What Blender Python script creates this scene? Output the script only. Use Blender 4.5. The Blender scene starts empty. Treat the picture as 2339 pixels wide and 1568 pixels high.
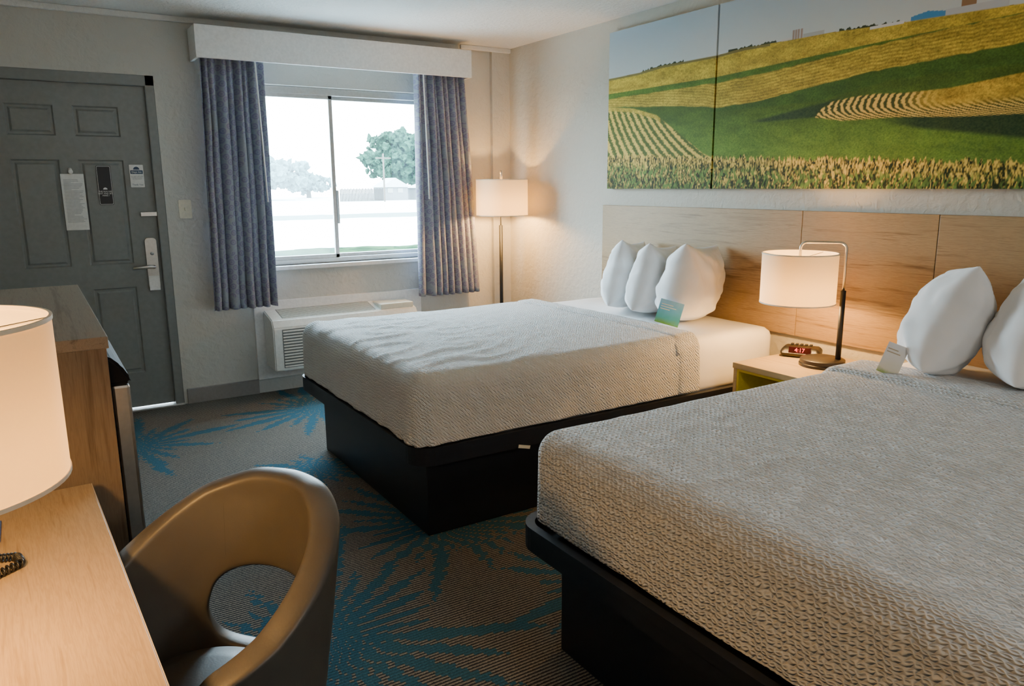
import bpy, bmesh, math, random
import numpy as np
from mathutils import Vector, Matrix, noise
random.seed(4)
COL=bpy.context.scene.collection
WY=5.443; RX=3.387; CZ=2.50; LX=-0.52; BY=-3.0

# ---------------------------------------------------------------- materials
def newmat(name):
    m=bpy.data.materials.new(name); m.use_nodes=True
    nt=m.node_tree; return m,nt,nt.nodes["Principled BSDF"]
def N(nt,t,**k):
    n=nt.nodes.new(t)
    for a,b in k.items(): setattr(n,a,b)
    return n
def L(nt,a,b): nt.links.new(a,b)
def mth(nt,op,a,b=None,c=None):
    n=nt.nodes.new("ShaderNodeMath"); n.operation=op
    for i,v in enumerate((a,b,c)):
        if v is None: continue
        if isinstance(v,(int,float)): n.inputs[i].default_value=v
        else: nt.links.new(v,n.inputs[i])
    return n.outputs[0]
def ramp(nt,fac,stops,interp='LINEAR'):
    r=nt.nodes.new("ShaderNodeValToRGB"); r.color_ramp.interpolation=interp
    while len(r.color_ramp.elements)<len(stops): r.color_ramp.elements.new(.5)
    for e,(p,c) in zip(r.color_ramp.elements,stops):
        e.position=p; e.color=(*c,1) if len(c)==3 else c
    nt.links.new(fac,r.inputs[0]); return r.outputs[0]
def objcoord(nt,scale=(1,1,1),kind="Object"):
    tc=nt.nodes.new("ShaderNodeTexCoord"); mp=nt.nodes.new("ShaderNodeMapping")
    mp.inputs["Scale"].default_value=scale
    nt.links.new(tc.outputs[kind],mp.inputs[0]); return mp.outputs[0]
def bump(nt,bsdf,h,strength=.3,dist=.01):
    b=nt.nodes.new("ShaderNodeBump"); b.inputs["Strength"].default_value=strength
    b.inputs["Distance"].default_value=dist
    nt.links.new(h,b.inputs["Height"]); nt.links.new(b.outputs[0],bsdf.inputs["Normal"])
def noisetex(nt,vec,scale,detail=3,rough=.5,dist=0):
    n=nt.nodes.new("ShaderNodeTexNoise"); n.inputs["Scale"].default_value=scale
    n.inputs["Detail"].default_value=detail; n.inputs["Roughness"].default_value=rough
    n.inputs["Distortion"].default_value=dist
    nt.links.new(vec,n.inputs["Vector"]); return n.outputs[0]
def plain(name,col,rough=.5,metal=0,ns=60,nb=.08,var=.06,spec=.5):
    m,nt,b=newmat(name)
    v=objcoord(nt); n=noisetex(nt,v,ns)
    lo=tuple(max(0,c*(1-var)) for c in col); hi=tuple(min(1,c*(1+var)) for c in col)
    L(nt,ramp(nt,n,[(.3,lo),(.7,hi)]),b.inputs["Base Color"])
    b.inputs["Roughness"].default_value=rough; b.inputs["Metallic"].default_value=metal
    b.inputs["Specular IOR Level"].default_value=spec
    if nb: bump(nt,b,n,nb,.003)
    return m
def wood(name,axis,c1,c2,seed=0.,rough=.45):
    m,nt,b=newmat(name)
    sc=[1,1,1]; sc[axis]=.045
    tc=nt.nodes.new("ShaderNodeTexCoord"); mp=nt.nodes.new("ShaderNodeMapping")
    mp.inputs["Scale"].default_value=sc; mp.inputs["Location"].default_value=(seed,seed*.7,seed*1.3)
    L(nt,tc.outputs["Object"],mp.inputs[0]); v=mp.outputs[0]
    n1=noisetex(nt,v,22,5,.6,1.1); n2=noisetex(nt,v,150,3,.7,.3); n3=noisetex(nt,v,6,2,.5,1.2)
    s=mth(nt,'ADD',mth(nt,'MULTIPLY',n1,.50),mth(nt,'MULTIPLY',n2,.30)); s=mth(nt,'ADD',s,mth(nt,'MULTIPLY',n3,.20))
    mid=tuple(a*.6+b_*.4 for a,b_ in zip(c1,c2))
    L(nt,ramp(nt,s,[(.38,c2),(.45,mid),(.485,c1),(.515,mid),(.545,c1),(.60,mid),(.68,c2)]),b.inputs["Base Color"])
    b.inputs["Roughness"].default_value=rough; b.inputs["Specular IOR Level"].default_value=.3
    bump(nt,b,s,.05,.002)
    return m
def wallmat(name,col,scale=26,strength=.35):
    m,nt,b=newmat(name); v=objcoord(nt)
    n1=noisetex(nt,v,scale,4,.55,.4); n2=noisetex(nt,v,1.3,2)
    vo=N(nt,"ShaderNodeTexVoronoi"); vo.inputs["Scale"].default_value=7; vo.feature='SMOOTH_F1'
    L(nt,v,vo.inputs["Vector"])
    h=mth(nt,'ADD',n1,mth(nt,'MULTIPLY',vo.outputs["Distance"],.35))
    L(nt,ramp(nt,n2,[(.3,tuple(c*.94 for c in col)),(.7,col)]),b.inputs["Base Color"])
    b.inputs["Roughness"].default_value=.75; b.inputs["Specular IOR Level"].default_value=.25
    bump(nt,b,h,strength,.012); return m
M={}
M['wall']=wallmat("wall_paint",(.55,.525,.455),26,.6)
M['walln']=wallmat("wall_paint_rough",(.57,.56,.52),20,.7)
M['ceil']=wallmat("ceiling_stipple",(.78,.78,.76),38,.8)
M['white']=plain("white_paint",(.80,.80,.79),.45)
M['base']=plain("gray_baseboard",(.25,.23,.22),.5)
M['door']=plain("gray_door_paint",(.200,.210,.205),.40,0,35,.05)
M['alu']=plain("aluminium",(.55,.57,.58),.35,.8)
M['steel']=plain("brushed_steel",(.62,.60,.57),.28,1.)
M['black']=plain("black_laminate",(.008,.010,.015),.45,spec=.35)
M['blackp']=plain("black_plastic",(.010,.010,.011),.42)
M['ac']=plain("ac_plastic",(.74,.74,.70),.4)
M['acdark']=plain("ac_grille_dark",(.16,.17,.16),.6)
M['paper']=plain("paper",(.75,.75,.73),.7)
M['yellow']=plain("yellow_lacquer",(.62,.50,.02),.4)
M['woodY']=wood("desk_wood_grain",1,(.44,.32,.18),(.24,.16,.08))
M['woodH1']=wood("headboard_wood_a",1,(.36,.245,.125),(.170,.102,.046),3.1)
M['woodH2']=wood("headboard_wood_b",1,(.35,.235,.112),(.160,.096,.040),7.7)
M['woodX']=wood("nightstand_wood",1,(.50,.37,.18),(.34,.235,.105),1.7)
M['woodZ']=wood("cabinet_wood",2,(.195,.147,.100),(.105,.075,.048),5.2)
M['woodT']=wood("cabinet_top_wood",1,(.27,.22,.165),(.155,.118,.085),9.2)
M['beige']=plain("beige_plastic",(.72,.68,.55),.4)

def fabric(name,col,p1,p2,amp,strength,dist,nw,rough=.85,sheen=.10):
    """matelasse net: two families of wavy ridges crossing into lens-shaped puffs"""
    m,nt,b=newmat(name); v0=objcoord(nt)
    n0=noisetex(nt,v0,6,2); nd=N(nt,"ShaderNodeTexNoise"); nd.inputs["Scale"].default_value=20; L(nt,v0,nd.inputs["Vector"])
    ad=N(nt,"ShaderNodeVectorMath",operation='MULTIPLY_ADD'); L(nt,nd.outputs["Color"],ad.inputs[0]); ad.inputs[1].default_value=(.020,.020,.020); L(nt,v0,ad.inputs[2])
    sep=N(nt,"ShaderNodeSeparateXYZ"); L(nt,ad.outputs[0],sep.inputs[0]); x,y,z=sep.outputs
    Y=mth(nt,'MULTIPLY',mth(nt,'ADD',x,z),2*math.pi/p1)
    X=mth(nt,'SINE',mth(nt,'MULTIPLY',mth(nt,'ADD',y,mth(nt,'MULTIPLY',z,.8)),2*math.pi/p2))
    A=mth(nt,'MULTIPLY',X,amp)
    h1=mth(nt,'SINE',mth(nt,'ADD',Y,A)); h2=mth(nt,'SINE',mth(nt,'SUBTRACT',Y,A))
    h=mth(nt,'MULTIPLY',mth(nt,'ADD',mth(nt,'MAXIMUM',h1,h2),mth(nt,'MULTIPLY',noisetex(nt,v0,80,1),nw)),.5)
    L(nt,ramp(nt,n0,[(.3,tuple(c*.95 for c in col)),(.7,col)]),b.inputs["Base Color"])
    b.inputs["Roughness"].default_value=rough; b.inputs["Specular IOR Level"].default_value=.25
    b.inputs["Sheen Weight"].default_value=sheen
    bump(nt,b,h,strength,dist); return m
M['cov1']=fabric("matelasse_coverlet_fine",(.84,.84,.83),.0145,.034,1.5,1.0,.0080,.5)
M['cov2']=fabric("matelasse_coverlet",(.81,.81,.805),.0185,.036,1.6,1.0,.0100,.5)
M['sheet']=plain("white_cotton",(.85,.85,.85),.8,0,12,.15,.02)
M['pillow']=plain("pillow_cotton",(.87,.875,.88),.8,0,9,.3,.03)

def leather():
    m,nt,b=newmat("taupe_leather"); v=objcoord(nt)
    n=noisetex(nt,v,220,3); n2=noisetex(nt,v,6,3)
    L(nt,ramp(nt,n2,[(.3,(.058,.054,.048)),(.7,(.076,.071,.063))]),b.inputs["Base Color"])
    b.inputs["Roughness"].default_value=.44
    bump(nt,b,n,.12,.002); return m
M['leather']=leather()

def curtainmat():
    m,nt,b=newmat("patterned_curtain_fabric"); v=objcoord(nt,(1,0.0,1))
    mp=N(nt,"ShaderNodeMapping"); mp.inputs["Rotation"].default_value=(0,math.radians(35),0); L(nt,v,mp.inputs[0])
    vo=N(nt,"ShaderNodeTexVoronoi"); vo.inputs["Scale"].default_value=22; vo.inputs["Randomness"].default_value=.12
    L(nt,mp.outputs[0],vo.inputs["Vector"])
    ringm=mth(nt,'COMPARE',vo.outputs["Distance"],.33,.09)
    dot=mth(nt,'LESS_THAN',vo.outputs["Distance"],.16)
    n=noisetex(nt,v,90,2)
    n5=mth(nt,'GREATER_THAN',noisetex(nt,v,7,2),.40)
    pm=mth(nt,'MULTIPLY',mth(nt,'MAXIMUM',ringm,dot),mth(nt,'GREATER_THAN',n,.36))
    pm=mth(nt,'MULTIPLY',pm,n5)
    mx=N(nt,"ShaderNodeMix",data_type='RGBA'); L(nt,pm,mx.inputs[0])
    L(nt,ramp(nt,n,[(.3,(.270,.292,.335)),(.7,(.330,.355,.395))]),mx.inputs[6]); mx.inputs[7].default_value=(.225,.205,.31,1)
    L(nt,mx.outputs[2],b.inputs["Base Color"]); b.inputs["Roughness"].default_value=.8; b.inputs["Specular IOR Level"].default_value=.2
    tr=N(nt,"ShaderNodeBsdfTranslucent"); tr.inputs[0].default_value=(.38,.41,.46,1)
    ms=N(nt,"ShaderNodeMixShader"); ms.inputs[0].default_value=.10
    L(nt,b.outputs[0],ms.inputs[1]); L(nt,tr.outputs[0],ms.inputs[2])
    L(nt,ms.outputs[0],nt.nodes["Material Output"].inputs[0]); return m
M['curtain']=curtainmat()

def shademat():
    m,nt,b=newmat("linen_lamp_shade"); v=objcoord(nt,(1,1,1))
    n=noisetex(nt,v,180,2)
    b.inputs["Base Color"].default_value=(.82,.72,.54,1); b.inputs["Roughness"].default_value=.9
    tr=N(nt,"ShaderNodeBsdfTranslucent"); L(nt,ramp(nt,n,[(.3,(.86,.64,.27)),(.7,(.94,.72,.33))]),tr.inputs[0])
    ms=N(nt,"ShaderNodeMixShader"); ms.inputs[0].default_value=.16
    L(nt,b.outputs[0],ms.inputs[1]); L(nt,tr.outputs[0],ms.inputs[2])
    L(nt,ms.outputs[0],nt.nodes["Material Output"].inputs[0]); return m
M['shade']=shademat()
M['cream']=plain("cream_trim",(.80,.70,.55),.6)
def emis(name,col,s):
    m,nt,b=newmat(name); b.inputs["Base Color"].default_value=(*col,1)
    b.inputs["Emission Color"].default_value=(*col,1); b.inputs["Emission Strength"].default_value=s; return m
M['red']=emis("red_led",(1,.02,.03),1.6)
M['bulb']=emis("warm_bulb",(1,.65,.35),6)

def carpet():
    m,nt,b=newmat("striped_carpet_with_bursts")
    tc=N(nt,"ShaderNodeTexCoord"); sep=N(nt,"ShaderNodeSeparateXYZ"); L(nt,tc.outputs["Object"],sep.inputs[0])
    x,y=sep.outputs[0],sep.outputs[1]
    nz=noisetex(nt,tc.outputs["Object"],160,2)
    P=.0135
    row=mth(nt,'FLOOR',mth(nt,'DIVIDE',y,P))
    yq=mth(nt,'MULTIPLY',row,P)
    wr=N(nt,"ShaderNodeTexWhiteNoise",noise_dimensions='1D'); L(nt,row,wr.inputs["W"])
    xq=mth(nt,'ADD',x,mth(nt,'MULTIPLY',mth(nt,'SUBTRACT',wr.outputs[0],.5),.034))
    yw=mth(nt,'ADD',y,mth(nt,'MULTIPLY',nz,.006))
    st=mth(nt,'GREATER_THAN',mth(nt,'FRACT',mth(nt,'DIVIDE',yw,P)),.50)
    masks=None
    for (cx,cy,rad,n,seed) in [(.64,2.22,.92,28,1),(1.42,2.82,.80,28,2),(.38,4.66,.64,20,3),(1.50,4.86,.68,22,4),(1.16,3.75,.38,16,5),(1.72,2.02,.58,22,6),(1.05,.95,.6,26,7)]:
        dx=mth(nt,'SUBTRACT',xq,cx); dy=mth(nt,'SUBTRACT',yq,cy)
        r=mth(nt,'SQRT',mth(nt,'ADD',mth(nt,'MULTIPLY',dx,dx),mth(nt,'MULTIPLY',dy,dy)))
        th=mth(nt,'MULTIPLY',mth(nt,'ADD',mth(nt,'ARCTAN2',dy,dx),math.pi+seed*.1),n/(2*math.pi))
        cell=mth(nt,'FLOOR',th); wn=N(nt,"ShaderNodeTexWhiteNoise",noise_dimensions='1D')
        L(nt,mth(nt,'ADD',cell,seed*17.3),wn.inputs["W"])
        tri=mth(nt,'ABSOLUTE',mth(nt,'SUBTRACT',mth(nt,'MULTIPLY',mth(nt,'FRACT',th),2.0),1.0))
        ln=mth(nt,'MULTIPLY',mth(nt,'ADD',mth(nt,'MULTIPLY',wn.outputs[0],.62),.38),rad)
        q=mth(nt,'DIVIDE',r,ln)
        wdt=mth(nt,'MULTIPLY',mth(nt,'SUBTRACT',1.0,mth(nt,'POWER',q,2.0)),.90)
        mk=mth(nt,'LESS_THAN',tri,wdt)
        masks=mk if masks is None else mth(nt,'MAXIMUM',masks,mk)
    mx=N(nt,"ShaderNodeMix",data_type='RGBA'); L(nt,st,mx.inputs[0])
    L(nt,ramp(nt,nz,[(.3,(.020,.022,.027)),(.7,(.044,.046,.052))]),mx.inputs[6])
    L(nt,ramp(nt,nz,[(.3,(.155,.138,.112)),(.7,(.275,.248,.205))]),mx.inputs[7])
    mb=N(nt,"ShaderNodeMix",data_type='RGBA')
    L(nt,mth(nt,'MULTIPLY',masks,mth(nt,'SUBTRACT',.95,mth(nt,'MULTIPLY',mth(nt,'SUBTRACT',1.0,st),.35))),mb.inputs[0])
    L(nt,mx.outputs[2],mb.inputs[6]); L(nt,ramp(nt,nz,[(.3,(.014,.076,.120)),(.7,(.028,.135,.195))]),mb.inputs[7])
    L(nt,mb.outputs[2],b.inputs["Base Color"]); b.inputs["Roughness"].default_value=.95
    b.inputs["Specular IOR Level"].default_value=.1
    bump(nt,b,mth(nt,'ADD',nz,mth(nt,'MULTIPLY',st,.5)),.4,.004); return m
M['carpet']=carpet()

# ---------------------------------------------------------------- geometry helpers
def mk(name,bm,mat,smooth=False):
    me=bpy.data.meshes.new(name); bmesh.ops.recalc_face_normals(bm,faces=bm.faces)
    bm.to_mesh(me); bm.free()
    if smooth:
        for p in me.polygons: p.use_smooth=True
    if mat: me.materials.append(mat)
    o=bpy.data.objects.new(name,me); COL.objects.link(o); return o
def bbox(bm,x0,x1,y0,y1,z0,z1,bev=0,seg=2):
    r=bmesh.ops.create_cube(bm,size=1)
    vs=r['verts']
    for v in vs: v.co=Vector(((x0+x1)/2+v.co.x*(x1-x0),(y0+y1)/2+v.co.y*(y1-y0),(z0+z1)/2+v.co.z*(z1-z0)))
    if bev:
        es=list({e for v in vs for e in v.link_edges})
        bmesh.ops.bevel(bm,geom=es,offset=bev,segments=seg,affect='EDGES',profile=.5)
def boxes(name,lst,mat,bev=0,smooth=False):
    bm=bmesh.new()
    for b in lst: bbox(bm,*b,bev=bev)
    return mk(name,bm,mat,smooth)
def tube_bm(bm,pts,r,n=12,cap=True):
    pts=[Vector(p) for p in pts]; rings=[]
    up=None
    for i,p in enumerate(pts):
        a=pts[max(i-1,0)]; c=pts[min(i+1,len(pts)-1)]; t=(c-a).normalized()
        if up is None: up=t.orthogonal().normalized()
        up=(up-t*up.dot(t)).normalized(); w=t.cross(up)
        rr=r[i] if isinstance(r,(list,tuple)) else r
        rings.append([bm.verts.new(p+(up*math.cos(k*2*math.pi/n)+w*math.sin(k*2*math.pi/n))*rr) for k in range(n)])
    for a,c in zip(rings,rings[1:]):
        for k in range(n): bm.faces.new((a[k],a[(k+1)%n],c[(k+1)%n],c[k]))
    if cap: bm.faces.new(rings[0]); bm.faces.new(rings[-1])
def tube(name,pts,r,mat,n=12): 
    bm=bmesh.new(); tube_bm(bm,pts,r,n); return mk(name,bm,mat,True)
def lathe_bm(bm,prof,c=(0,0,0),n=40):
    rings=[]
    for (r,z) in prof:
        if r<1e-6: rings.append([bm.verts.new((c[0],c[1],c[2]+z))])
        else: rings.append([bm.verts.new((c[0]+r*math.cos(k*2*math.pi/n),c[1]+r*math.sin(k*2*math.pi/n),c[2]+z)) for k in range(n)])
    for a,b in zip(rings,rings[1:]):
        for k in range(n):
            if len(a)==1 and len(b)==1: continue
            if len(a)==1: bm.faces.new((a[0],b[k],b[(k+1)%n]))
            elif len(b)==1: bm.faces.new((a[k],a[(k+1)%n],b[0]))
            else: bm.faces.new((a[k],a[(k+1)%n],b[(k+1)%n],b[k]))
def lathe(name,prof,mat,c=(0,0,0),n=40,smooth=True):
    bm=bmesh.new(); lathe_bm(bm,prof,c,n); return mk(name,bm,mat,smooth)
def autosmooth(o,ang=35):
    me=o.data; 
    for p in me.polygons: p.use_smooth=True
    me.update()
    bm=bmesh.new(); bm.from_mesh(me)
    for e in bm.edges:
        if len(e.link_faces)==2 and e.calc_face_angle(0)>math.radians(ang): e.smooth=False
    bm.to_mesh(me); bm.free()
def rrect(x0,x1,y0,y1,r,n=8):
    o=[]
    for (cx,cy,a) in ((x1-r,y1-r,0),(x0+r,y1-r,90),(x0+r,y0+r,180),(x1-r,y0+r,270)):
        for i in range(n+1):
            t=math.radians(a+90*i/n); o.append((cx+r*math.cos(t),cy+r*math.sin(t)))
    return o
def prism_bm(bm,out,z0,z1):
    a=[bm.verts.new((*p,z0)) for p in out]; b=[bm.verts.new((*p,z1)) for p in out]; n=len(out)
    bm.faces.new(a); bm.faces.new(b)
    for i in range(n): bm.faces.new((a[i],a[(i+1)%n],b[(i+1)%n],b[i]))
def ring_bm(bm,out,inn,z0,z1):
    L4=[[bm.verts.new((*p,z)) for p in o] for o,z in ((out,z0),(out,z1),(inn,z1),(inn,z0))]; n=len(out)
    for j in range(4):
        a=L4[j]; b=L4[(j+1)%4]
        for i in range(n): bm.faces.new((a[i],a[(i+1)%n],b[(i+1)%n],b[i]))
def rbox_bm(x0,x1,y0,y1,z0,z1,r,step):
    lo=np.array([x0,y0,z0]); hi=np.array([x1,y1,z1]); ns=[max(4,int(round((hi[i]-lo[i])/step))) for i in range(3)]
    ax=[lo[i]+(hi[i]-lo[i])*np.linspace(0,1,ns[i]+1) for i in range(3)]
    bm=bmesh.new()
    for a in range(3):
        b,c=(a+1)%3,(a+2)%3
        for side in (lo[a],hi[a]):
            g=[]
            for pb in ax[b]:
                row=[]
                for pc in ax[c]:
                    p=np.zeros(3); p[a]=side; p[b]=pb; p[c]=pc; row.append(bm.verts.new(p))
                g.append(row)
            for i in range(len(g)-1):
                for j in range(len(g[0])-1): bm.faces.new((g[i][j],g[i+1][j],g[i+1][j+1],g[i][j+1]))
    bmesh.ops.remove_doubles(bm,verts=bm.verts,dist=1e-4)
    for v in bm.verts:
        p=np.array(v.co); q=np.clip(p,lo+r,hi-r); d=p-q; l=np.linalg.norm(d)
        if l>1e-9: v.co=Vector(q+d/l*min(r,l))
    return bm

def root(name,loc,label,cat,**k):
    e=bpy.data.objects.new(name,None); e.empty_display_size=.1; e.location=loc; COL.objects.link(e)
    e["label"]=label; e["category"]=cat
    for a,b in k.items(): e[a]=b
    return e
def child(rt,*objs):
    for o in objs:
        w=Vector(rt.matrix_basis.translation); p=rt.parent
        while p is not None: w+=Vector(p.matrix_basis.translation); p=p.parent
        o.parent=rt
        o.data.transform(Matrix.Translation(-w))
def childlocal(rt,*objs):
    for o in objs: o.parent=rt
def lab(o,label,cat,**k):
    o["label"]=label; o["category"]=cat
    for a,b in k.items(): o[a]=b
    return o
def struct(o,label=None,cat=None):
    o["kind"]="structure"
    if label: o["label"]=label
    if cat: o["category"]=cat
    return o
from mathutils import Euler
def textmesh(name,body,size,mat,loc,rot,align='CENTER',ext=.0004,bold=0.0):
    c=bpy.data.curves.new(name+"_c","FONT"); c.body=body; c.size=size; c.align_x=align; c.align_y='CENTER'; c.extrude=ext; c.offset=bold
    t=bpy.data.objects.new(name+"_t",c); COL.objects.link(t)
    bpy.context.view_layer.update()
    me=bpy.data.meshes.new_from_object(t.evaluated_get(bpy.context.evaluated_depsgraph_get()))
    bpy.data.objects.remove(t)
    me.materials.clear(); me.materials.append(mat)
    o=bpy.data.objects.new(name,me); COL.objects.link(o)
    o.data.transform(Matrix.Translation(loc)@Euler(rot).to_matrix().to_4x4())
    return o

# ---------------------------------------------------------------- room shell
DX0,DX1=-.24,.775
WX0,WX1,WZ0,WZ1=1.18,2.72,.90,2.13
T=.18
wn=boxes("wall_north",[(LX-T,DX0,WY,WY+T,0,CZ),(DX0,DX1,WY,WY+T,2.135,CZ),(DX1,WX0,WY,WY+T,0,CZ),(WX0,WX1,WY,WY+T,0,WZ0),(WX0,WX1,WY,WY+T,WZ1,CZ),(WX1,RX+T,WY,WY+T,0,CZ),(3.225,RX,WY-.035,WY,0,CZ)],M['walln'])
struct(wn,"off-white rough plaster wall around the entry door and window","wall")
struct(boxes("wall_east",[(RX,RX+T,BY-T,WY,0,CZ)],M['wall']),"off-white textured wall behind the headboards","wall")
struct(boxes("wall_west",[(LX-T,LX,BY-T,WY,0,CZ)],M['wall']),"off-white textured wall beside the desk","wall")
struct(boxes("wall_south",[(LX,RX,BY-T,BY,0,CZ)],M['wall']),"off-white textured wall at the back of the room","wall")
struct(boxes("floor",[(LX-T,RX+T,BY-T,WY+T,-.1,0)],M['carpet']),"dark striped carpet with blue starburst pattern","floor")
struct(boxes("ceiling",[(LX-T,RX+T,BY-T,WY+T+.5,CZ,CZ+.15)],M['ceil']),"white stippled ceiling","ceiling")
struct(boxes("baseboard_north",[(DX1+.02,1.275,WY-.018,WY,0,.105),(2.56,3.225,WY-.018,WY,0,.105)],M['base'],.004),"gray vinyl baseboard under the window wall","baseboard")
struct(boxes("baseboard_east",[(RX-.018,RX,BY,WY-.035,0,.105)],M['base'],.004),"gray vinyl baseboard behind the beds","baseboard")
struct(boxes("trim_1",[(2.94,RX,WY-.06,WY-.036,CZ-.035,CZ),(LX,2.94,WY-.03,WY,CZ-.035,CZ)],M['ceil'],.006),"thin ceiling trim along the window wall","trim")

# window
bm=bmesh.new()
yf=WY+.05
for b in [(WX0,WX1,yf,yf+.07,WZ0,WZ0+.035),(WX0,WX1,yf,yf+.07,WZ1-.05,WZ1),(WX0,WX0+.04,yf,yf+.07,WZ0,WZ1),(WX1-.04,WX1,yf,yf+.07,WZ0,WZ1)]: bbox(bm,*b,bev=.003)
frame=mk("window_frame",bm,M['alu'])
def sash(bm,x0,x1,y0,w=.030):
    z0,z1=WZ0+.03,WZ1-.045
    for b in [(x0,x1,y0,y0+.025,z0,z0+w),(x0,x1,y0,y0+.025,z1-w,z1),(x0,x0+w,y0,y0+.025,z0,z1),(x1-w,x1,y0,y0+.025,z0,z1)]: bbox(bm,*b,bev=.003)
bm=bmesh.new(); sash(bm,WX0+.035,1.945,yf+.005); s1=mk("window_sash",bm,M['alu'])
bm=bmesh.new(); sash(bm,1.925,WX1-.035,yf+.035); bbox(bm,1.945,1.957,yf-.005,yf+.036,1.18,1.42,bev=.002); s2=mk("window_sash",bm,M['alu'])
def glass(name,glare):
    m,nt,b=newmat(name); nt.nodes.remove(b)
    t=N(nt,"ShaderNodeBsdfTransparent"); g=N(nt,"ShaderNodeBsdfGlossy"); g.inputs["Roughness"].default_value=.02
    ms=N(nt,"ShaderNodeMixShader"); ms.inputs[0].default_value=.04; t.inputs[0].default_value=(.96,.99,.99,1)
    L(nt,t.outputs[0],ms.inputs[1]); L(nt,g.outputs[0],ms.inputs[2])
    d=N(nt,"ShaderNodeBsdfTranslucent"); d.inputs[0].default_value=(.85,.95,1,1); m2=N(nt,"ShaderNodeMixShader")
    n=noisetex(nt,objcoord(nt),2.2,3); L(nt,mth(nt,'MULTIPLY',n,glare),m2.inputs[0])  # translucent mix puts daylight glare haze into the pane
    L(nt,ms.outputs[0],m2.inputs[1]); L(nt,d.outputs[0],m2.inputs[2])
    L(nt,m2.outputs[0],nt.nodes["Material Output"].inputs[0]); return m
g1=boxes("glass_pane",[(WX0+.06,1.92,yf+.015,yf+.018,WZ0+.06,WZ1-.07)],glass("glare_haze_glass",.08))
g2=boxes("glass_pane",[(1.95,WX1-.06,yf+.045,yf+.048,WZ0+.06,WZ1-.07)],glass("clear_glass",.01))
w=root("window_1",(1.95,WY,WZ0),"aluminium sliding window with two panes","window",kind="structure"); child(w,frame,s1,s2,g1,g2)
struct(boxes("trim_2",[(WX0-.02,WX1+.02,WY-.035,WY+.05,WZ0-.03,WZ0)],M['white'],.006),"white painted window sill","window sill")

# door
bm=bmesh.new()
dy=WY+.035
xs=[-.20,-.04,.21,.31,.56,.72]; zs=[.017,.25,.82,.97,1.62,1.76,1.94,2.07]
V=[[bm.verts.new((x,dy,z)) for z in zs] for x in xs]; pf=[]
for i in range(5):
    for j in range(7):
        f=bm.faces.new((V[i][j],V[i+1][j],V[i+1][j+1],V[i][j+1]))
        if i in (1,3) and j in (1,3,5): pf.append(f)
bmesh.ops.recalc_face_normals(bm,faces=bm.faces)
for f in bm.faces:
    if f.normal.y>0: f.normal_flip()
bmesh.ops.inset_individual(bm,faces=pf,thickness=.012,depth=-.010)
bmesh.ops.inset_individual(bm,faces=pf,thickness=.016,depth=0)
bmesh.ops.inset_individual(bm,faces=pf,thickness=.016,depth=.009)
slab=mk("door_slab",bm,M['door'])
bm=bmesh.new(); bm.from_mesh(slab.data); bbox(bm,-.20,.72,dy+.012,dy+.045,.017,2.07); bm.to_mesh(slab.data); bm.free()
bm=bmesh.new()
for b in [(.72,DX1+.004,WY+.004,WY+.12,0,2.14),(DX0-.004,-.20,WY+.004,WY+.12,0,2.14),(DX0-.004,DX1+.004,WY+.004,WY+.12,2.07,2.14)]: bbox(bm,*b,bev=.006)
fr=mk("door_frame",bm,M['door'])
thr=boxes("threshold",[(DX0,DX1,WY-.02,WY+.15,0,.011)],M['alu'],.003)
bm=bmesh.new(); out=rrect(.632,.700,.80,1.13,.022)
prism_bm(bm,out,0,.016)
for v in bm.verts: v.co=Vector((v.co.x,dy-v.co.z-.001,v.co.y))
lk=mk("lock_plate",bm,M['steel']); 
bm=bmesh.new(); tube_bm(bm,[(.668,dy-.01,.945),(.668,dy-.05,.945)],.013); tube_bm(bm,[(.675,dy-.05,.945),(.64,dy-.052,.948),(.60,dy-.052,.945),(.545,dy-.048,.942)],[.011,.012,.010,.008])
lv=mk("lever_handle",bm,M['steel'],True)
kn=tube("thumb_turn",[(.668,dy-.008,1.03),(.668,dy-.026,1.03)],.011,M['alu'])
kc=boxes("lock_cover",[(.634,.698,dy-.021,dy-.015,.79,.885)],M['white'],.002)
lt=boxes("latch_guard",[(.625,.765,dy-.020,dy-.004,1.268,1.296)],M['steel'],.003)
vw=lathe("peephole",[(0,0),(.012,0),(.010,.006),(0,.006)],M['steel'],n=16)
vw.data.transform(Matrix.Translation((.26,dy-.001,1.56))@Matrix.Rotation(math.radians(90),4,'X'))
d=root("door_1",(.26,WY,0),"gray painted six-panel metal entry door with lever lock","door",kind="structure")
child(d,slab,fr,thr,lk,lv,kn,kc,lt,vw)

ink=plain("gray_ink",(.22,.23,.24),.6); blk=plain("black_card",(.012,.012,.016),.45); wht=plain("white_ink",(.8,.8,.8),.6); navy=plain("navy_ink",(.03,.06,.12),.5)
def card(name,x0,x1,z0,z1,mat,y=None,r=.004,th=.002):
    bm=bmesh.new(); prism_bm(bm,rrect(x0,x1,z0,z1,r,3),0,th)
    yy=dy-.004 if y is None else y
    for v in bm.verts: v.co=Vector((v.co.x,yy-v.co.z,v.co.y))
    return mk(name,bm,mat)
R90=(math.radians(90),0,0)
def stuffpart(o): o["kind"]="stuff"; return o
c=card("paper_sheet",.205,.330,1.195,1.535,M['paper'],r=.002)
bm=bmesh.new()
z=1.50
while z>1.24:
    wd=random.uniform(.075,.105) if random.random()>.15 else .04
    bbox(bm,.217,.217+wd,dy-.0068,dy-.0061,z-.0018,z+.0018); z-=.0085
ln=stuffpart(mk("printed_lines",bm,plain("faint_ink",(.45,.46,.47),.7)))
mg=lathe("magnet",[(0,0),(.012,0),(.014,.01),(.010,.018),(0,.018)],M['white'],n=16); mg.data.transform(Matrix.Translation((.262,dy-.006,1.548))@Matrix.Rotation(math.radians(90),4,'X'))
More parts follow.
